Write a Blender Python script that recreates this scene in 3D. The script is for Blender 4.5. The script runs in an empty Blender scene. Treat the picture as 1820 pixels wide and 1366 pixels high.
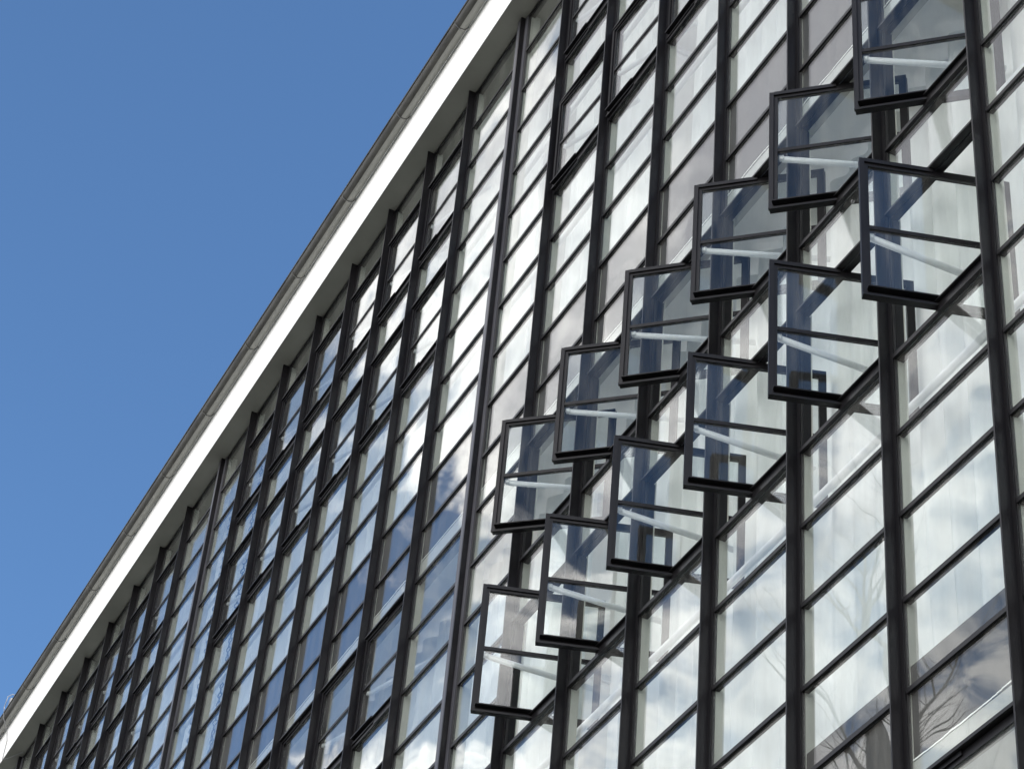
import bpy, math, random
from mathutils import Matrix, Vector, noise
random.seed(7)
scene = bpy.context.scene
R = math.radians

# ---------------------------------------------------------------- units
S = 0.8            # metres between two mullions
ZT = 16.24         # height of the soffit above the ground
H = 0.5690846      # pane height in mullion spacings
G = 0.1853671      # extra width taken by a joint mullion

# ---------------------------------------------------------------- camera
cam_d = bpy.data.cameras.new('camera')
cam = bpy.data.objects.new('camera', cam_d)
scene.collection.objects.link(cam)
cam_d.sensor_width = 36.0
cam_d.lens = 84.26
cam_d.clip_start = 0.1
cam_d.clip_end = 5000
ROT = [[0.4490378, 0.8903038, 0.0756587], [-0.5571534, 0.3451914, -0.7552636], [-0.6985307, 0.2969884, 0.6510397]]
CAMC = [11.75314, -4.77861, 1.60413]
M = Matrix.Identity(4)
for i in range(3):
    M[i][0] = ROT[0][i]; M[i][1] = -ROT[1][i]; M[i][2] = -ROT[2][i]
    M[i][3] = CAMC[i]
cam.matrix_world = M
scene.camera = cam

# ---------------------------------------------------------------- sky, clouds and sun
SUN_TO = Vector((0.62, 0.52, 0.585)).normalized()
SUN_EL = math.asin(SUN_TO.z); SUN_ROT = math.atan2(SUN_TO.x, SUN_TO.y)
world = bpy.data.worlds.new('World'); scene.world = world
world.use_nodes = True
nt = world.node_tree; N = nt.nodes; L = nt.links; N.clear()
def nd(t, **k):
    n = N.new(t)
    for a, b in k.items(): setattr(n, a, b)
    return n
def mth(op, a, b=None, c=None, clamp=False):
    n = nd('ShaderNodeMath', operation=op); n.use_clamp = clamp
    for i, v in enumerate((a, b, c)):
        if v is None: continue
        if isinstance(v, (int, float)): n.inputs[i].default_value = v
        else: L.new(v, n.inputs[i])
    return n.outputs[0]
sky = nd('ShaderNodeTexSky', sky_type='NISHITA', sun_disc=False)
sky.sun_elevation = SUN_EL; sky.sun_rotation = SUN_ROT
sky.air_density = 1.0; sky.dust_density = 0.3; sky.ozone_density = 5.0
bg_sky = nd('ShaderNodeBackground'); bg_sky.inputs[1].default_value = 0.080
tint = nd('ShaderNodeVectorMath', operation='MULTIPLY'); L.new(sky.outputs[0], tint.inputs[0]); tint.inputs[1].default_value = (0.90, 1.05, 1.10)
L.new(tint.outputs[0], bg_sky.inputs[0])
tc = nd('ShaderNodeTexCoord')
sep = nd('ShaderNodeSeparateXYZ'); L.new(tc.outputs['Generated'], sep.inputs[0])
zc = mth('MAXIMUM', sep.outputs[2], 0.06)
px = mth('DIVIDE', sep.outputs[0], zc); py = mth('DIVIDE', sep.outputs[1], zc)
comb = nd('ShaderNodeCombineXYZ'); L.new(px, comb.inputs[0]); L.new(py, comb.inputs[1])
def fbm(scale, detail, rough, off, dist=0.0):
    m = nd('ShaderNodeMapping'); L.new(comb.outputs[0], m.inputs[0]); m.inputs[1].default_value = off
    n = nd('ShaderNodeTexNoise', noise_dimensions='3D')
    n.inputs['Scale'].default_value = scale; n.inputs['Detail'].default_value = detail
    n.inputs['Roughness'].default_value = rough; n.inputs['Distortion'].default_value = dist
    L.new(m.outputs[0], n.inputs[0])
    return n.outputs[0]
def sstep(v, lo, hi):
    n = nd('ShaderNodeMapRange', interpolation_type='SMOOTHSTEP')
    L.new(v, n.inputs[0]); n.inputs[1].default_value = lo; n.inputs[2].default_value = hi
    return n.outputs[0]
def blob(cx, cy, rx, ry):
    a = mth('DIVIDE', mth('SUBTRACT', px, cx), rx); b = mth('DIVIDE', mth('SUBTRACT', py, cy), ry)
    d = mth('SQRT', mth('ADD', mth('MULTIPLY', a, a), mth('MULTIPLY', b, b)))
    n = nd('ShaderNodeMapRange', interpolation_type='SMOOTHSTEP'); L.new(d, n.inputs[0])
    n.inputs[1].default_value = 0.0; n.inputs[2].default_value = 1.0
    n.inputs[3].default_value = 1.0; n.inputs[4].default_value = 0.0
    return n.outputs[0]
# the cloud bank stands in front of the facade; the sky behind it is clear
front = mth('SUBTRACT', 1.0, sstep(py, -0.62, -0.12))
cover = mth('MULTIPLY', front, 0.54)
cover = mth('ADD', cover, mth('MULTIPLY', mth('MULTIPLY', sstep(px, -0.75, -0.1), front), 0.40))  # extra cloud out of view towards +X, added to brighten the fascia and curtains
cover = mth('ADD', cover, mth('MULTIPLY', blob(-0.84, -0.44, 0.60, 0.40), 0.50))
cover = mth('SUBTRACT', cover, mth('MULTIPLY', blob(-1.42, -0.38, 0.46, 0.30), 0.52))
cover = mth('SUBTRACT', cover, mth('MULTIPLY', blob(0.70, -0.72, 0.75, 0.75), 1.25))
n1 = fbm(2.6, 5.0, 0.5, (3.1, 1.7, 0.4), 0.3)
n3 = fbm(15.0, 6.0, 0.55, (1.3, 4.1, 2.2), 0.25)
dens = mth('ADD', cover, mth('MULTIPLY', mth('SUBTRACT', n1, 0.5), 1.0))
dens = mth('ADD', dens, mth('MULTIPLY', mth('SUBTRACT', n3, 0.5), 1.4))
mask = sstep(dens, 0.34, 0.62)
n2 = fbm(9.0, 6.0, 0.55, (8.3, 2.2, 5.0), 0.2)
ramp = nd('ShaderNodeValToRGB')
ramp.color_ramp.elements[0].position = 0.36; ramp.color_ramp.elements[0].color = (0.36, 0.355, 0.38, 1)
ramp.color_ramp.elements[1].position = 0.66; ramp.color_ramp.elements[1].color = (1.0, 0.97, 0.93, 1)
n2 = mth('SUBTRACT', n2, mth('MULTIPLY', blob(-0.72, -0.50, 0.26, 0.26), 0.25))
L.new(n2, ramp.inputs[0])
bg_c = nd('ShaderNodeBackground'); L.new(mth('ADD', 1.15, mth('MULTIPLY', sstep(px, -0.65, 0.05), 1.5)), bg_c.inputs[1])  # clouds towards +X are boosted as added fill light on the facade
L.new(ramp.outputs[0], bg_c.inputs[0])
mixw = nd('ShaderNodeMixShader'); L.new(mask, mixw.inputs[0])
L.new(bg_sky.outputs[0], mixw.inputs[1]); L.new(bg_c.outputs[0], mixw.inputs[2])
out = nd('ShaderNodeOutputWorld'); L.new(mixw.outputs[0], out.inputs[0])

sun_d = bpy.data.lights.new('sun', 'SUN'); sun_d.energy = 3.5; sun_d.angle = R(0.53); sun_d.color = (1.0, 0.95, 0.87)
sun = bpy.data.objects.new('sun', sun_d); scene.collection.objects.link(sun)
sun.rotation_euler = (-SUN_TO).to_track_quat('-Z', 'Y').to_euler(); sun.location = (30, 20, 60)

scene.view_settings.view_transform = 'Standard'
scene.view_settings.look = 'None'
scene.view_settings.exposure = 1.25
scene.view_settings.gamma = 1.0
scene.view_settings.use_curve_mapping = False
scene.render.engine = 'CYCLES'
scene.cycles.max_bounces = 14
scene.cycles.transparent_max_bounces = 40
scene.cycles.glossy_bounces = 6
scene.cycles.use_denoising = True
scene.cycles.sample_clamp_indirect = 6.0

# ---------------------------------------------------------------- materials
def material(name):
    m = bpy.data.materials.new(name); m.use_nodes = True
    t = m.node_tree; t.nodes.clear()
    o = t.nodes.new('ShaderNodeOutputMaterial')
    return m, t, o
def noise_col(t, scale, detail, lo, hi, c0, c1, stretch=None, coord='Object'):
    c = t.nodes.new('ShaderNodeTexCoord'); src = c.outputs[coord]
    if stretch:
        mp = t.nodes.new('ShaderNodeMapping'); mp.inputs[3].default_value = stretch
        t.links.new(src, mp.inputs[0]); src = mp.outputs[0]
    n = t.nodes.new('ShaderNodeTexNoise'); n.inputs['Scale'].default_value = scale; n.inputs['Detail'].default_value = detail
    n.inputs['Roughness'].default_value = 0.6
    t.links.new(src, n.inputs[0])
    r = t.nodes.new('ShaderNodeValToRGB')
    r.color_ramp.elements[0].position = lo; r.color_ramp.elements[0].color = (*c0, 1)
    r.color_ramp.elements[1].position = hi; r.color_ramp.elements[1].color = (*c1, 1)
    t.links.new(n.outputs[0], r.inputs[0])
    return r.outputs[0], n.outputs[0], src
def paint(name, c0, c1, rough, scale=6.0, stretch=None, bump=0.15, lo=0.35, hi=0.7, spec=0.5):
    m, t, o = material(name)
    col, nz, src = noise_col(t, scale, 6.0, lo, hi, c0, c1, stretch)
    p = t.nodes.new('ShaderNodeBsdfPrincipled')
    t.links.new(col, p.inputs['Base Color']); p.inputs['Roughness'].default_value = rough
    p.inputs['Specular IOR Level'].default_value = spec
    n2 = t.nodes.new('ShaderNodeTexNoise'); n2.inputs['Scale'].default_value = 60; n2.inputs['Detail'].default_value = 4
    t.links.new(src, n2.inputs[0])
    b = t.nodes.new('ShaderNodeBump'); b.inputs['Strength'].default_value = bump; b.inputs['Distance'].default_value = 0.002
    t.links.new(n2.outputs[0], b.inputs['Height']); t.links.new(b.outputs[0], p.inputs['Normal'])
    t.links.new(p.outputs[0], o.inputs[0])
    return m
MAT = {}
MAT['steel'] = paint('dark_steel_paint', (0.003, 0.003, 0.0045), (0.011, 0.0102, 0.0108), 0.38, 9.0, (1, 1, 0.3), 0.3, 0.3, 0.8, 0.25)
MAT['strip'] = paint('grey_cover_strip', (0.035, 0.035, 0.042), (0.075, 0.075, 0.086), 0.4, 5.0, (1, 1, 0.2))
MAT['seal'] = paint('black_rubber', (0.006, 0.006, 0.007), (0.012, 0.012, 0.012), 0.6)
MAT['lining'] = paint('pale_interior_paint', (0.42, 0.43, 0.39), (0.52, 0.52, 0.47), 0.5, 4.0, (1, 1, 0.3))
MAT['render'] = paint('white_render', (0.86, 0.86, 0.84), (0.90, 0.90, 0.88), 0.75, 1.4, (1, 1, 2.5), 0.4)
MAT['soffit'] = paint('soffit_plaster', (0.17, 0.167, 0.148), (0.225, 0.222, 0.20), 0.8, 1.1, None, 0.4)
MAT['zinc'] = paint('weathered_zinc', (0.24, 0.24, 0.22), (0.36, 0.36, 0.335), 0.5, 3.0, (0.5, 2, 2), 0.3)
MAT['stain'] = paint('sooty_zinc', (0.03, 0.028, 0.025), (0.10, 0.097, 0.088), 0.6, 4.0, (0.6, 3, 3), 0.3)
MAT['roofedge'] = paint('roof_edge_bitumen', (0.03, 0.028, 0.025), (0.06, 0.055, 0.05), 0.8, 8.0)
MAT['dark'] = paint('dark_spandrel_board', (0.020, 0.018, 0.018), (0.032, 0.030, 0.030), 0.6, 2.0)
MAT['trim'] = paint('pale_ceiling_trim', (0.34, 0.345, 0.33), (0.43, 0.43, 0.41), 0.6, 3.0)
MAT['ceiling'] = paint('ceiling_plaster', (0.78, 0.78, 0.77), (0.83, 0.83, 0.82), 0.8, 0.8)
MAT['wall'] = paint('interior_wall', (0.5, 0.5, 0.48), (0.56, 0.56, 0.54), 0.8, 0.8)
MAT['floor'] = paint('screed_floor', (0.55, 0.54, 0.51), (0.64, 0.63, 0.60), 0.6, 0.8)
MAT['tube'] = paint('white_enamel_tube', (0.76, 0.78, 0.80), (0.82, 0.83, 0.84), 0.35, 4.0)
MAT['chain'] = paint('paper_chain', (0.10, 0.14, 0.22), (0.2, 0.26, 0.36), 0.7, 9.0)
MAT['cable'] = paint('galvanised_wire', (0.16, 0.165, 0.17), (0.25, 0.25, 0.25), 0.45, 9.0)
MAT['ground'] = paint('paving', (0.11, 0.115, 0.10), (0.17, 0.17, 0.155), 0.9, 0.25, None, 0.3)

def curtain_mat():
    m, t, o = material('white_curtain_cloth')
    col, nz, src = noise_col(t, 2.2, 5.0, 0.3, 0.75, (0.70, 0.72, 0.715), (0.86, 0.865, 0.85), (3, 1, 0.4))
    d = t.nodes.new('ShaderNodeBsdfDiffuse'); t.links.new(col, d.inputs[0])
    tr = t.nodes.new('ShaderNodeBsdfTranslucent'); t.links.new(col, tr.inputs[0])
    mx = t.nodes.new('ShaderNodeMixShader'); mx.inputs[0].default_value = 0.2
    t.links.new(d.outputs[0], mx.inputs[1]); t.links.new(tr.outputs[0], mx.inputs[2]); t.links.new(mx.outputs[0], o.inputs[0])
    return m
MAT['curtain'] = curtain_mat()

def glass_mat():
    m, t, o = material('window_glass')
    geo = t.nodes.new('ShaderNodeNewGeometry'); oi = t.nodes.new('ShaderNodeObjectInfo')
    # slow waviness of drawn glass, different in every pane
    add = t.nodes.new('ShaderNodeVectorMath'); add.operation = 'MULTIPLY_ADD'
    cmb = t.nodes.new('ShaderNodeCombineXYZ')
    for i in range(3): t.links.new(oi.outputs['Random'], cmb.inputs[i])
    t.links.new(cmb.outputs[0], add.inputs[0]); add.inputs[1].default_value = (37, 91, 53)
    t.links.new(geo.outputs['Position'], add.inputs[2])
    nz = t.nodes.new('ShaderNodeTexNoise'); nz.inputs['Scale'].default_value = 1.6; nz.inputs['Detail'].default_value = 1.0
    t.links.new(add.outputs[0], nz.inputs[0])
    b = t.nodes.new('ShaderNodeBump'); b.inputs['Strength'].default_value = 1.0; b.inputs['Distance'].default_value = 0.003
    t.links.new(nz.outputs[0], b.inputs['Height'])
    dot = t.nodes.new('ShaderNodeVectorMath'); dot.operation = 'DOT_PRODUCT'
    t.links.new(geo.outputs['Incoming'], dot.inputs[0]); t.links.new(geo.outputs['Normal'], dot.inputs[1])
    def mm(op, a, bb):
        n = t.nodes.new('ShaderNodeMath'); n.operation = op
        for i, v in enumerate((a, bb)):
            if v is None: continue
            if isinstance(v, (int, float)): n.inputs[i].default_value = v
            else: t.links.new(v, n.inputs[i])
        return n.outputs[0]
    c = mm('ABSOLUTE', dot.outputs['Value'], None)
    f = mm('ADD', mm('MULTIPLY', mm('POWER', mm('SUBTRACT', 1.0, c), 5.0), 0.96), 0.042)
    tr = t.nodes.new('ShaderNodeBsdfTransparent'); tr.inputs[0].default_value = (0.955, 0.975, 0.97, 1)
    gl = t.nodes.new('ShaderNodeBsdfGlossy'); gl.inputs['Roughness'].default_value = 0.0
    gl.inputs[0].default_value = (0.98, 0.99, 1.0, 1)
    wn = t.nodes.new('ShaderNodeTexWhiteNoise'); wn.noise_dimensions = '1D'
    t.links.new(oi.outputs['Random'], wn.inputs['W'])
    tl = t.nodes.new('ShaderNodeVectorMath'); tl.operation = 'MULTIPLY_ADD'
    t.links.new(wn.outputs['Color'], tl.inputs[0]); tl.inputs[1].default_value = (0.014, 0.014, 0.014); tl.inputs[2].default_value = (-0.007, -0.007, -0.007)
    ad = t.nodes.new('ShaderNodeVectorMath'); ad.operation = 'ADD'
    t.links.new(b.outputs[0], ad.inputs[0]); t.links.new(tl.outputs[0], ad.inputs[1])
    nn = t.nodes.new('ShaderNodeVectorMath'); nn.operation = 'NORMALIZE'; t.links.new(ad.outputs[0], nn.inputs[0])
    t.links.new(nn.outputs[0], gl.inputs['Normal'])
    mx = t.nodes.new('ShaderNodeMixShader'); t.links.new(f, mx.inputs[0])
    t.links.new(tr.outputs[0], mx.inputs[1]); t.links.new(gl.outputs[0], mx.inputs[2])
    mp = t.nodes.new('ShaderNodeMapping'); mp.inputs[3].default_value = (9, 9, 1.3); t.links.new(add.outputs[0], mp.inputs[0])
    dn = t.nodes.new('ShaderNodeTexNoise'); dn.inputs['Scale'].default_value = 1.4; dn.inputs['Detail'].default_value = 7.0; dn.inputs['Roughness'].default_value = 0.65
    t.links.new(mp.outputs[0], dn.inputs[0])
    dr = t.nodes.new('ShaderNodeMapRange'); t.links.new(dn.outputs[0], dr.inputs[0])
    dr.inputs[1].default_value = 0.42; dr.inputs[2].default_value = 0.85; dr.inputs[3].default_value = 0.004; dr.inputs[4].default_value = 0.07
    df = t.nodes.new('ShaderNodeBsdfDiffuse'); df.inputs[0].default_value = (0.62, 0.60, 0.55, 1)
    m2 = t.nodes.new('ShaderNodeMixShader'); t.links.new(dr.outputs[0], m2.inputs[0])
    t.links.new(mx.outputs[0], m2.inputs[1]); t.links.new(df.outputs[0], m2.inputs[2]); t.links.new(m2.outputs[0], o.inputs[0])
    return m
MAT['glass'] = glass_mat()

# ---------------------------------------------------------------- mesh helpers (in mullion spacings)
class MB:
    def __init__(s): s.v = []; s.f = []; s.mi = []
    def box(s, x0, x1, y0, y1, z0, z1, mi=0):
        b = len(s.v)
        s.v += [(x0, y0, z0), (x1, y0, z0), (x1, y1, z0), (x0, y1, z0), (x0, y0, z1), (x1, y0, z1), (x1, y1, z1), (x0, y1, z1)]
        for q in ((0, 3, 2, 1), (4, 5, 6, 7), (0, 1, 5, 4), (1, 2, 6, 5), (2, 3, 7, 6), (3, 0, 4, 7)):
            s.f.append(tuple(b + i for i in q)); s.mi.append(mi)
    def tube(s, p, q, r, n=10, mi=0):
        p = Vector(p); q = Vector(q); d = (q - p).normalized()
        a = d.cross(Vector((0, 0, 1)) if abs(d.z) < 0.9 else Vector((1, 0, 0))).normalized(); c = d.cross(a)
        b = len(s.v)
        for e in (p, q):
            for i in range(n):
                w = 2 * math.pi * i / n
                s.v.append(tuple(e + a * (r * math.cos(w)) + c * (r * math.sin(w))))
        for i in range(n):
            j = (i + 1) % n
            s.f.append((b + i, b + n + i, b + n + j, b + j)); s.mi.append(mi)
        s.f.append(tuple(b + i for i in range(n))); s.mi.append(mi)
        s.f.append(tuple(b + n + i for i in reversed(range(n)))); s.mi.append(mi)
    def path(s, pts, r, n=8):
        for a, b in zip(pts, pts[1:]): s.tube(a, b, r, n)
    def mesh(s, name, mats, smooth=False):
        m = bpy.data.meshes.new(name)
        m.from_pydata([(x * S, y * S, z * S) for x, y, z in s.v], [], s.f)
        for k in mats: m.materials.append(MAT[k])
        m.polygons.foreach_set('material_index', s.mi)
        if smooth: m.polygons.foreach_set('use_smooth', [True] * len(m.polygons))
        m.update()
        return m
COL = scene.collection
def link(name, data, parent=None, loc=(0, 0, 0)):
    o = bpy.data.objects.new(name, data); COL.objects.link(o)
    if parent: o.parent = parent
    o.location = (loc[0] * S, loc[1] * S, loc[2] * S)
    return o
def tag(o, label=None, cat=None, group=None, kind=None):
    for k, v in (('label', label), ('category', cat), ('group', group), ('kind', kind)):
        if v: o[k] = v
    return o

# ---------------------------------------------------------------- layout of the facade
K0, K1 = -24, 10            # bays
TB = 29                     # lowest row of the curtain wall
def xk(k): return k + G * math.floor((k + 8) / 8)
def joint(k): return k % 8 == 0
def has_sash(k): return 1 <= k % 8 <= 6
def px_of(x, y, z):
    d = Vector((x * S - CAMC[0], y * S - CAMC[1], z * S + ZT - CAMC[2]))
    c = [sum(ROT[i][j] * d[j] for j in range(3)) for i in range(3)]
    if c[2] < 0.1: return None
    f = 4260 / 1820
    return c[0] / c[2] * f, c[1] / c[2] * f, c[2]      # half width 0.5, half height 0.375
def seen(x, z, mx=0.04):
    p = px_of(x, 0, z)
    return p is not None and abs(p[0]) < 0.5 + mx and abs(p[1]) < 0.3755 + mx
SASH = [(1, 3), (4, 6), (11, 13), (14, 16), (21, 23), (24, 26)]
PW = 0.916                   # pane width

# ---------------------------------------------------------------- ground
g = MB(); g.box(-2500, 2500, -2500, 2500, -0.5, 0)
ground = link('ground', g.mesh('ground', ['ground'])); ground['kind'] = 'structure'

# ---------------------------------------------------------------- the building
bld = bpy.data.objects.new('glass_building', None); COL.objects.link(bld)
bld.location = (0, 0, ZT)
tag(bld, 'long workshop building with dark steel glass curtain wall and white roof fascia', 'building')
XL, XR = xk(K0) - 0.3, xk(K1) + 1.1
DEPTH = 8.0
def part(name, mb, mats, loc=(0, 0, 0), parent=None, smooth=False):
    return link(name, mb.mesh(name, mats, smooth), parent or bld, loc)

m = MB(); m.box(XL - 0.2, XR + 0.2, -0.25, -0.246, 0.0, 0.90); part('fascia', m, ['render'])
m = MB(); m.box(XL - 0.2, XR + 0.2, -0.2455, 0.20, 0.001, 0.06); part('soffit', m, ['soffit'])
m = MB(); m.box(XL - 0.2, XR + 0.2, -0.185, DEPTH, 0.064, 0.72); part('roof', m, ['roofedge'])
m = MB(); m.box(XL - 0.2, XR + 0.2, -0.29, DEPTH, 0.905, 0.925)
part('roof_edge', m, ['roofedge'])
# half-round gutter in sections with lapped joints
GR, GY, GZ = 0.078, -0.332, 0.715
def gutter_mesh(length):
    m = MB(); n = 14; b = 0
    xs = [0.0, length]
    for r in (GR, GR - 0.006):
        for x in xs:
            for i in range(n + 1):
                a = math.pi * i / n
                m.v.append((x, GY - r * math.cos(a), GZ - r * math.sin(a)))
    s = n + 1
    for i in range(n):
        m.f.append((i, i + 1, s + i + 1, s + i)); m.mi.append(2 if i < 6 else 0)
        m.f.append((2 * s + i, 3 * s + i, 3 * s + i + 1, 2 * s + i + 1)); m.mi.append(0)
        m.f.append((i, 2 * s + i, 2 * s + i + 1, i + 1)); m.mi.append(0)
        m.f.append((s + i, s + i + 1, 3 * s + i + 1, 3 * s + i)); m.mi.append(0)
    m.tube((0, GY - GR - 0.003, GZ), (length, GY - GR - 0.003, GZ), 0.011, 8, 2)
    # lap of the joint
    k = len(m.v)
    for x, r in ((0.004, GR + 0.0005), (0.004, GR + 0.004), (0.014, GR + 0.004), (0.014, GR + 0.0005)):
        for i in range(n + 1):
            a = math.pi * i / n
            m.v.append((x, GY - r * math.cos(a), GZ - r * math.sin(a)))
    for q in range(3):
        for i in range(n):
            a = k + q * s + i
            m.f.append((a, a + 1, a + s + 1, a + s)); m.mi.append(1)
    return m
gl_len = 1.462
gm = gutter_mesh(gl_len - 0.006).mesh('gutter_section', ['zinc', 'stain', 'stain'], False)
x = -0.865 - gl_len * 18
while x < XR:
    link('gutter_section', gm, bld, (x, 0, 0)); x += gl_len

# ---- mullions: a deep steel fin between two frame bars, pale lining inside
ZB = -TB * H
def mullion_mesh():
    m = MB()
    m.box(-0.048, -0.036, -0.086, 0.030, ZB, 0.004)
    m.box(-0.0355, -0.006, -0.016, 0.014, ZB, 0.002)
    m.box(-0.0055, 0.0, -0.006, 0.010, ZB, 0.0, 1)
    m.box(-0.084, -0.0485, -0.016, 0.014, ZB, 0.002)
    return m.mesh('mullion', ['steel', 'seal'])
def joint_mesh():
    m = MB()
    m.box(-0.165, -0.096, -0.060, 0.014, ZB, 0.002, 2)
    m.box(-0.0955, -0.076, -0.066, 0.014, ZB, 0.004, 0)
    m.box(-0.0755, -0.020, -0.018, 0.014, ZB, 0.002, 2)
    m.box(-0.0195, 0.0, -0.010, 0.012, ZB, 0.0, 1)
    return m.mesh('joint_mullion', ['steel', 'seal', 'strip'])
lm = MB(); lm.box(-0.080, -0.0015, 0.0145, 0.075, ZB, 0.0); lm = lm.mesh('mullion_lining', ['lining'])
lj = MB(); lj.box(-0.16, -0.0015, 0.0145, 0.11, ZB, 0.0); lj = lj.mesh('mullion_lining', ['lining'])
mm_, jm_ = mullion_mesh(), joint_mesh()
for k in range(K0, K1 + 2):
    o = link('joint_mullion' if joint(k) else 'mullion', jm_ if joint(k) else mm_, bld, (xk(k), 0, 0))
    if joint(k): o['label'] = 'joint mullion with light grey cover strips'
    link('mullion_lining', lj if joint(k) else lm, o)

# ---- panes and transoms, one by one where the camera can see them
def bay_w(k): return PW if not joint(k + 1) else 1.0 + G - 0.166
cells = []                                   # (k, t0, t1) fixed panes
sashes = []
for k in range(K0, K1 + 1):
    t = 0
    while t < TB:
        s = [q for q in SASH if q[0] == t] if has_sash(k) else []
        if s: sashes.append((k, s[0])); t = s[0][1]; continue
        cells.append((k, t)); t += 1
def pane_mesh(w, h0, name='pane'):
    m = MB(); m.box(0.001, w - 0.001, 0.0, 0.007, 0.001, h0 - 0.001); return m.mesh(name, ['glass'])
def transom_mb(w, m=None, x=0.0, z=0.0):
    m = m or MB(); m.box(x + 0.001, x + w - 0.001, -0.0155, -0.0005, z, z + 0.029); m.box(x + 0.001, x + w - 0.001, 0.0075, 0.035, z + 0.004, z + 0.025); return m
cache = {}
def shared(key, fn):
    if key not in cache: cache[key] = fn()
    return cache[key]
def size_of(k, t):
    p = px_of(xk(k) + 0.45, 0, -(t + 0.5) * H)
    return (1 / p[2]) if p else 0
vis = sorted([c for c in cells if seen(xk(c[0]) + 0.45, -(c[1] + 0.5) * H)], key=lambda c: -size_of(*c))
single = set(vis[:296])
rest_p = MB(); rest_t = MB(); n_t = 0
tvis = sorted([(k, t) for k in range(K0, K1 + 1) for t in range(1, TB) if seen(xk(k) + 0.45, -t * H) and
               not (has_sash(k) and any(a < t < b for a, b in SASH))], key=lambda c: -size_of(*c))
tsingle = set(tvis[:296])
print('visible panes', len(vis), 'visible transoms', len(tvis), 'sashes', len([1 for k, s in sashes if seen(xk(k) + .45, -(s[0] + 1) * H, .12)]))
for k, t in cells:
    w = bay_w(k)
    if (k, t) in single:
        link('pane', shared(('p', w), lambda: pane_mesh(w, H - 0.029 if t else H - 0.029)), bld, (xk(k), 0, -(t + 1) * H + 0.029 if t else -H + 0.029))
    else:
        rest_p.box(xk(k) + 0.001, xk(k) + w - 0.001, 0.0, 0.007, -(t + 1) * H + 0.03, -t * H - 0.001)
SILL = {b for a, b in SASH}; HEAD = {a for a, b in SASH}
def head_mesh(w):
    m = MB(); m.box(0.001, w - 0.001, -0.0305, -0.0005, 0.0, 0.034); m.box(0.001, w - 0.001, -0.0465, -0.031, -0.004, 0.012)
    m.box(0.001, w - 0.001, 0.0075, 0.052, 0.0, 0.034); return m.mesh('sash_head', ['steel'])
def sill_mesh(w):
    m = MB(); m.box(0.001, w - 0.001, -0.0225, -0.0005, 0.0, 0.030); m.box(w / 2 + 0.004, w - 0.001, -0.0300, -0.0235, 0.0, 0.060); m.box(w / 2 + 0.004, w - 0.001, -0.052, -0.0238, 0.0605, 0.069); m.box(0.001, w - 0.001, 0.0075, 0.052, 0.0, 0.034); return m.mesh('sash_sill', ['steel'])
for k in range(K0, K1 + 1):
    w = bay_w(k)
    for t in range(1, TB + 1):
        if has_sash(k) and any(a < t < b for a, b in SASH): continue
        if (k, t) in tsingle:
            if has_sash(k) and t in HEAD: link('sash_head', shared('head', lambda: head_mesh(PW)), bld, (xk(k), 0, -t * H))
            elif has_sash(k) and t in SILL: link('sash_sill', shared('sill', lambda: sill_mesh(PW)), bld, (xk(k), 0, -t * H))
            else: link('transom', shared(('t', w), lambda: transom_mb(w).mesh('transom', ['steel'])), bld, (xk(k), 0, -t * H))
        else: transom_mb(w, rest_t, xk(k), -t * H)

# ---- pivoting sashes
SW = PW - 0.012
def sash_bits(nrows):
    hh = nrows * H - 0.030 - 0.010
    b = 0.050
    z0 = 0.006
    hw = SW / 2
    f = MB()
    for (a0, a1, c0, c1) in ((-hw, -hw + b, z0, z0 + hh), (hw - b, hw, z0, z0 + hh)):
        f.box(a0, a1, -0.012, 0.020, c0, c1)
    f.box(-hw + b, hw - b, -0.0115, 0.0195, z0, z0 + b); f.box(-hw + b, hw - b, -0.0115, 0.0195, z0 + hh - b, z0 + hh)
    # outer stop on the half that swings out, inner stop on the other half
    e = 0.022
    f.box(-hw - 0.004, -hw + 0.026, -0.024, -0.0125, z0, z0 + hh)
    f.box(-hw + 0.0265, -0.01, -0.024, -0.0120, z0 + hh - 0.026, z0 + hh + 0.003)
    f.box(0.01, hw - 0.0265, 0.0200, 0.031, z0, z0 + 0.026); f.box(0.01, hw - 0.0265, 0.0200, 0.031, z0 + hh - 0.026, z0 + hh)
    f.box(hw - 0.026, hw + 0.004, 0.0205, 0.031, z0, z0 + hh)
    d = MB()
    d.box(-hw + 0.022, 0.0, -0.058, -0.0125, z0 + 0.040, z0 + 0.049); d.box(-hw - 0.004, 0.0, -0.0320, -0.0125, z0 - 0.004, z0 + 0.012)
    mid = z0 + hh / 2
    g1 = MB(); g1.box(-hw + b + 0.001, hw - b - 0.001, 0.0, 0.006, z0 + b + 0.001, mid - 0.014)
    g2 = MB(); g2.box(-hw + b + 0.001, hw - b - 0.001, 0.0, 0.006, mid + 0.014, z0 + hh - b - 0.001)
    bar = MB(); bar.box(-hw + b + 0.001, hw - b - 0.001, -0.0100, 0.0185, mid - 0.0135, mid + 0.0135)
    arm = MB(); a = R(16.5); p0 = (-hw + 0.075, 0.045, mid - 0.035); p1 = (p0[0] + 0.86 * math.cos(a), p0[1] + 0.86 * math.sin(a), mid - 0.035)
    arm.tube(p0, p1, 0.0215, 12)
    arm.box(-hw + 0.055, -hw + 0.085, 0.0205, 0.05, mid - 0.05, mid - 0.02)
    return (f.mesh('sash', ['steel']), d.mesh('drip_bar', ['steel']), g1.mesh('sash_pane', ['glass']), g2.mesh('sash_pane', ['glass']),
            bar.mesh('glazing_bar', ['steel']), arm.mesh('operating_arm', ['tube'], False))
bits = sash_bits(2)
jb = MB()
jb.box(0.0, 0.004, 0.0085, 0.062, 0.0345, 2 * H - 0.001)
jb = jb.mesh('sash_jamb', ['steel'])
for p in bits[5].polygons: p.use_smooth = len(p.vertices) == 4
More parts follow.
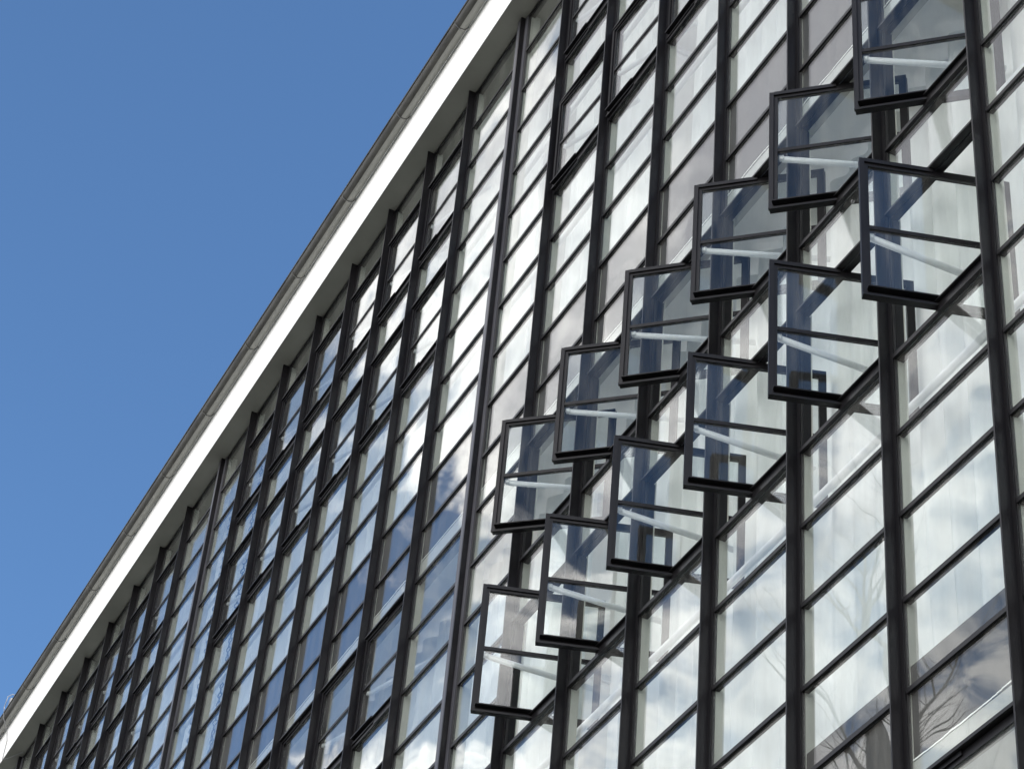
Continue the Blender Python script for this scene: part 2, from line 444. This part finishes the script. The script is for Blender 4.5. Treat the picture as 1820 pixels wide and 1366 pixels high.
for k, (a, b) in sashes:
    if seen(xk(k) + 0.45, -(a + 1) * H, 0.10):
        link('sash_jamb', jb, bld, (xk(k), 0, -b * H)); link('sash_jamb', jb, bld, (xk(k) + PW - 0.004, 0, -b * H))
        o = link('sash', bits[0], bld, (xk(k) + PW / 2, 0.0, -b * H + 0.030))
        op = 0.0
        if a in (11, 14) and k > 0:
            op = {11: 48.0, 14: 70.5}[a] + random.uniform(-1.3, 1.3)
            o['label'] = 'open pivoting sash standing out from the wall'
        elif (k, a) in ((1, 4), (2, 1), (3, 1), (2, 4)): op = {(1, 4): 2.5, (2, 4): 2.0}.get((k, a), 1.2)
        else: op = random.uniform(-0.25, 0.5)
        o.rotation_euler = (0, 0, R(op))
        for nm, me in zip(('drip_bar', 'sash_pane', 'sash_pane', 'glazing_bar', 'operating_arm'), bits[1:]): link(nm, me, o)
    else:
        for t in range(a, b):
            rest_p.box(xk(k) + 0.001, xk(k) + PW - 0.001, 0.0, 0.007, -(t + 1) * H + 0.03, -t * H - 0.001)
            if t > a: transom_mb(PW, rest_t, xk(k), -t * H)
o = part('glazing', rest_p, ['glass']); o['kind'] = 'stuff'
o = part('glazing_bars', rest_t, ['steel']); o['kind'] = 'stuff'
m = MB(); m.box(XL, XR, -0.014, 0.05, -0.030, 0.0); part('head_rail', m, ['steel'])

# ---- floors inside
UP = 0.02
def floor_zone(tu, tl, ttrim):
    zu, zl, zt = -tu * H + UP, -tl * H + UP, -ttrim * H + 0.035
    m = MB(); m.box(XL, XR, 0.020, 0.19, zl, zu); part('spandrel_board', m, ['dark'])
    m = MB(); m.box(XL, XR, 0.018, 0.12, zt + 0.0, zl - 0.002); part('ceiling_trim', m, ['trim'])
    b = MB(); n = 900
    for i in range(n):
        xa, xb = XL + (XR - XL) * i / n, XL + (XR - XL) * (i + 1) / n
        wv = 0.012 * noise.noise(Vector((xa * 2.3, tu, 0))) + 0.006 * noise.noise(Vector((xa * 11, tu, 3)))
        b.box(xa, xb, 0.0125, 0.0165, zl + 0.004 + wv, zl + 0.011 + wv + 0.006 * abs(noise.noise(Vector((xa * 7, tu, 5)))))
    part('paint_edge', b, ['render'])['kind'] = 'stuff'
    m = MB(); m.box(XL, XR, 0.2, DEPTH - 0.3, zl + 0.02, zu - 0.2); part('floor_slab', m, ['floor'])
    m = MB(); m.box(XL, XR, 0.205, DEPTH - 0.3, zl - 0.03, zl + 0.018); part('ceiling', m, ['ceiling'])
floor_zone(9.02, 10.62, 11.0)
floor_zone(19.72, 20.72, 21.0)
m = MB(); m.box(XL, XR, 0.2, DEPTH - 0.3, -0.10, -0.04); part('ceiling', m, ['ceiling'])
m = MB(); m.box(XL, XR, DEPTH - 0.28, DEPTH, -(ZT / S), -TB * H + 1.0); part('parapet_wall', m, ['wall'])
for k in range(K0, K1 + 2, 4):
    m = MB(); m.box(-0.1, 0.1, DEPTH - 0.25, DEPTH - 0.05, -TB * H + 1.0, -0.05); part('window_post', m, ['steel'], (xk(k), 0, 0))
m = MB(); m.box(XL, XR, 0.38, 0.41, -20.4 * H, -19.72 * H + 0.42); part('sill_board', m, ['dark'])
m = MB(); m.box(XL - 0.2, XL - 0.02, 0.0, DEPTH, -(ZT / S), 0.06); m.box(XR + 0.02, XR + 0.2, 0.0, DEPTH, -(ZT / S), 0.06); part('gable_wall', m, ['render'])
m = MB(); m.box(XL, XR, -0.02, 0.3, -(ZT / S), -TB * H - 0.004); part('plinth_wall', m, ['render'])
m = MB(); m.box(XL, XR, 0.31, DEPTH - 0.3, -TB * H - 0.3, -TB * H - 0.06); part('floor_slab', m, ['floor'])
for k in range(-22, 11, 8):
    m = MB(); m.box(-0.25, 0.25, 2.2, 2.7, -TB * H, -0.1); part('column', m, ['wall'], (xk(k), 0, 0))
cl = MB(); cl.box(-0.05, 0.05, 0.75, 2.3, 0.0, 0.05); cl.tube((0, 0.76, -0.02), (0, 2.29, -0.02), 0.022, 8)
cl.box(-0.01, 0.01, 1.0, 1.02, 0.05, 0.16); cl.box(-0.01, 0.01, 2.0, 2.02, 0.05, 0.16)
cl = cl.mesh('ceiling_lamp', ['tube'])
for k in range(-16, 9):
    for zc in (-0.10, -10.62 * H + UP - 0.03):
        if k % 2 == 0: link('ceiling_lamp', cl, bld, (xk(k) + 0.5, 0, zc - 0.16))
sm = MB(); sm.tube((XL, 0.30, 0), (XR, 0.30, 0), 0.026, 12); sm = sm.mesh('shaft_pipe', ['tube'])
for p in sm.polygons: p.use_smooth = len(p.vertices) == 4
for t in (3, 6, 13, 16, 23): link('shaft_pipe', sm, bld, (0, 0, -t * H - 0.01))

# ---------------------------------------------------------------- curtains
def curtain(x0, x1, zt, zb, y, label, seed):
    rnd = random.Random(seed)
    m = MB(); n = int((x1 - x0) / 0.022); rows = 7
    ph = [0.0]
    for i in range(n): ph.append(ph[-1] + 0.022 / (0.20 + 0.16 * (noise.noise(Vector((i * 0.022 * 0.9, seed * 3.1, 0))) + 0.6)) * 2 * math.pi)
    for r in range(rows):
        u = r / (rows - 1); z = zt + (zb - zt) * u
        for i in range(n + 1):
            xx = x0 + (x1 - x0) * i / n
            amp = 0.048 + 0.034 * noise.noise(Vector((xx * 0.7, seed, 4)))
            sway = 0.05 * noise.noise(Vector((xx * 0.5, u * 1.2, seed)))
            m.v.append((xx + 0.05 * u * noise.noise(Vector((xx * 1.3, seed, 9))), y + amp * math.sin(ph[i] + 0.8 * u * noise.noise(Vector((xx, seed, 2)))) + sway, z))
    for r in range(rows - 1):
        for i in range(n):
            a = r * (n + 1) + i
            m.f.append((a, a + 1, a + n + 2, a + n + 1)); m.mi.append(0)
    o = link('curtain', m.mesh('curtain', ['curtain'], True)); o.location = (0, 0, ZT)
    tag(o, label, 'curtain', 'white curtains behind the glass wall')
    return o
ct = (-0.16, -10.62 * H + UP - 0.10, -20.72 * H + UP - 0.10); cb = (-9.1 * H, -19.72 * H + 0.40, -TB * H)
J0, J8, JM = xk(0) - 0.1, xk(8) - 0.1, xk(-8) - 0.1
JN = xk(-16) - 0.1
curtain(JN - 3, JM - 0.2, ct[0], cb[0], 0.52, 'white curtain on the top floor, far left beyond the second joint mullion', 1)
curtain(JM + 0.1, J0 - 0.3, ct[0], cb[0], 0.52, 'white curtain on the top floor, between the two joint mullions below the eaves', 2)
curtain(J0 + 0.2, xk(1) + 0.9, ct[0], cb[0], 0.52, 'narrow white curtain on the top floor, just right of the near joint mullion', 3)
curtain(xk(2) + 0.5, J8, ct[0], cb[0], 0.52, 'white curtain on the top floor, above the row of open sashes', 4)
curtain(JM + 0.1, J0 - 0.2, ct[1], cb[1], 0.52, 'white curtain on the lower floor, left of the near joint mullion', 5)
curtain(J0 + 0.2, xk(1) + 0.2, ct[1], cb[1], 0.52, 'white curtain behind the leftmost pair of open sashes', 6)
curtain(xk(1) + 0.6, J8 + 3, ct[1], cb[1], 0.52, 'long white curtain behind the open sashes on the lower floor at right', 7)
curtain(J0 + 0.2, J8 + 3, ct[2], cb[2], 0.52, 'white curtain at the bottom right corner, below the dark floor band', 8)

# ---------------------------------------------------------------- paper chains behind the far bays
def chain(x, zt, zb, y, label, seed):
    m = MB(); z = zt; i = 0; rnd = random.Random(seed)
    while z > zb:
        n = 10; r = 0.034; q = 0.007
        xx = x + 0.012 * rnd.uniform(-1, 1); t = R(20 if i % 2 else -20) + rnd.uniform(-.2, .2)
        pts = [(xx + r * math.cos(w) * math.cos(t), y + r * math.cos(w) * math.sin(t), z + r * math.sin(w)) for w in [2 * math.pi * j / n for j in range(n + 1)]]
        for a, b in zip(pts, pts[1:]): m.tube(a, b, q, 4)
        z -= 0.062; i += 1
    o = link('paper_chain', m.mesh('paper_chain', ['chain'])); o.location = (0, 0, ZT)
    tag(o, label, 'chain', 'chains hanging behind the far bays')
chain(-7.62, -0.3, -5.2, 0.33, 'blue ring chain hanging behind glass, left one of the pair beside the far joint mullion', 1)
chain(-7.42, -0.5, -5.2, 0.33, 'blue ring chain hanging behind glass, right one of the pair beside the far joint mullion', 2)
chain(-8.55, -0.4, -5.2, 0.33, 'blue ring chain hanging alone behind glass, leftmost of the three chains', 3)

# ---------------------------------------------------------------- lightning cable at the far left
m = MB()
pts = [(-16.36, -0.30, 1.02), (-16.37, -0.36, 1.04), (-16.38, -0.42, 0.98), (-16.40, -0.432, 0.80), (-16.41, -0.40, 0.62), (-16.43, -0.30, 0.45), (-16.45, -0.262, 0.30), (-16.47, -0.258, -0.012), (-16.40, -0.20, -0.014), (-16.1, -0.06, -0.012)]
m.path(pts, 0.006, 8)
m.box(-16.42, -16.33, -0.38, -0.28, 0.865, 0.95)
o = link('lightning_cable', m.mesh('lightning_cable', ['cable'])); o.location = (0, 0, ZT)
tag(o, 'thin pale lightning cable running down over the gutter and white fascia at far left', 'cable')

# ---------------------------------------------------------------- a bare tree before the wall, mirrored in the lower right panes
def bare_tree(base, height, label, seed):
    rnd = random.Random(seed); root = bpy.data.objects.new('bare_tree', None); COL.objects.link(root); root.location = base
    tag(root, label, 'tree')
    tr = MB(); br = MB()
    def taper(mb, p, q, r0, r1, n):
        d = (q - p).normalized(); a = d.cross(Vector((0.3, 0.9, 0.1))).normalized(); c = d.cross(a); b = len(mb.v)
        for e, r in ((p, r0), (q, r1)):
            for i in range(n): w = 2 * math.pi * i / n; mb.v.append(tuple(e + a * r * math.cos(w) + c * r * math.sin(w)))
        for i in range(n): j = (i + 1) % n; mb.f.append((b + i, b + j, b + n + j, b + n + i)); mb.mi.append(0)
    def grow(p, d, ln, r, lev):
        mb = tr if lev == 0 else br
        steps = (9, 5, 4, 3)[lev]
        for i in range(steps):
            d = (d + Vector((rnd.uniform(-1, 1), rnd.uniform(-1, 1), rnd.uniform(-0.2, 0.8))) * (0.03, 0.12, 0.16, 0.2)[lev]).normalized()
            q = p + d * ln / steps; r1 = r * (0.9, 0.8, 0.75, 0.7)[lev]
            taper(mb, p, q, r, r1, 8 if lev == 0 else 5)
            if lev < 3 and (lev > 0 or i > 3):
                for _ in range((3, 2, 1)[lev]):
                    side = Vector((rnd.uniform(-1, 1), rnd.uniform(-1, 1), 0.15)).normalized()
                    grow(q, (d * 0.9 + side * 0.7).normalized(), (2.5 if i < steps - 1 else 1.9, ln * 0.5, ln * 0.5)[lev], r1 * (0.42, 0.5, 0.5)[lev], lev + 1)
            p, r = q, r1
    grow(Vector((0, 0, 0)), Vector((0, 0, 1)), height / S, 0.24, 0)
    link('trunk', tr.mesh('trunk', ['bark']), root); link('branches', br.mesh('branches', ['bark']), root)
MAT['bark'] = paint('grey_bark', (0.05, 0.043, 0.036), (0.10, 0.09, 0.078), 0.9, 12.0, (1, 1, 0.3), 0.6)
bare_tree((-5.6, -7.6, 0), 16.2, 'tall leafless tree before the wall, its branches mirrored in the lower right panes', 5)
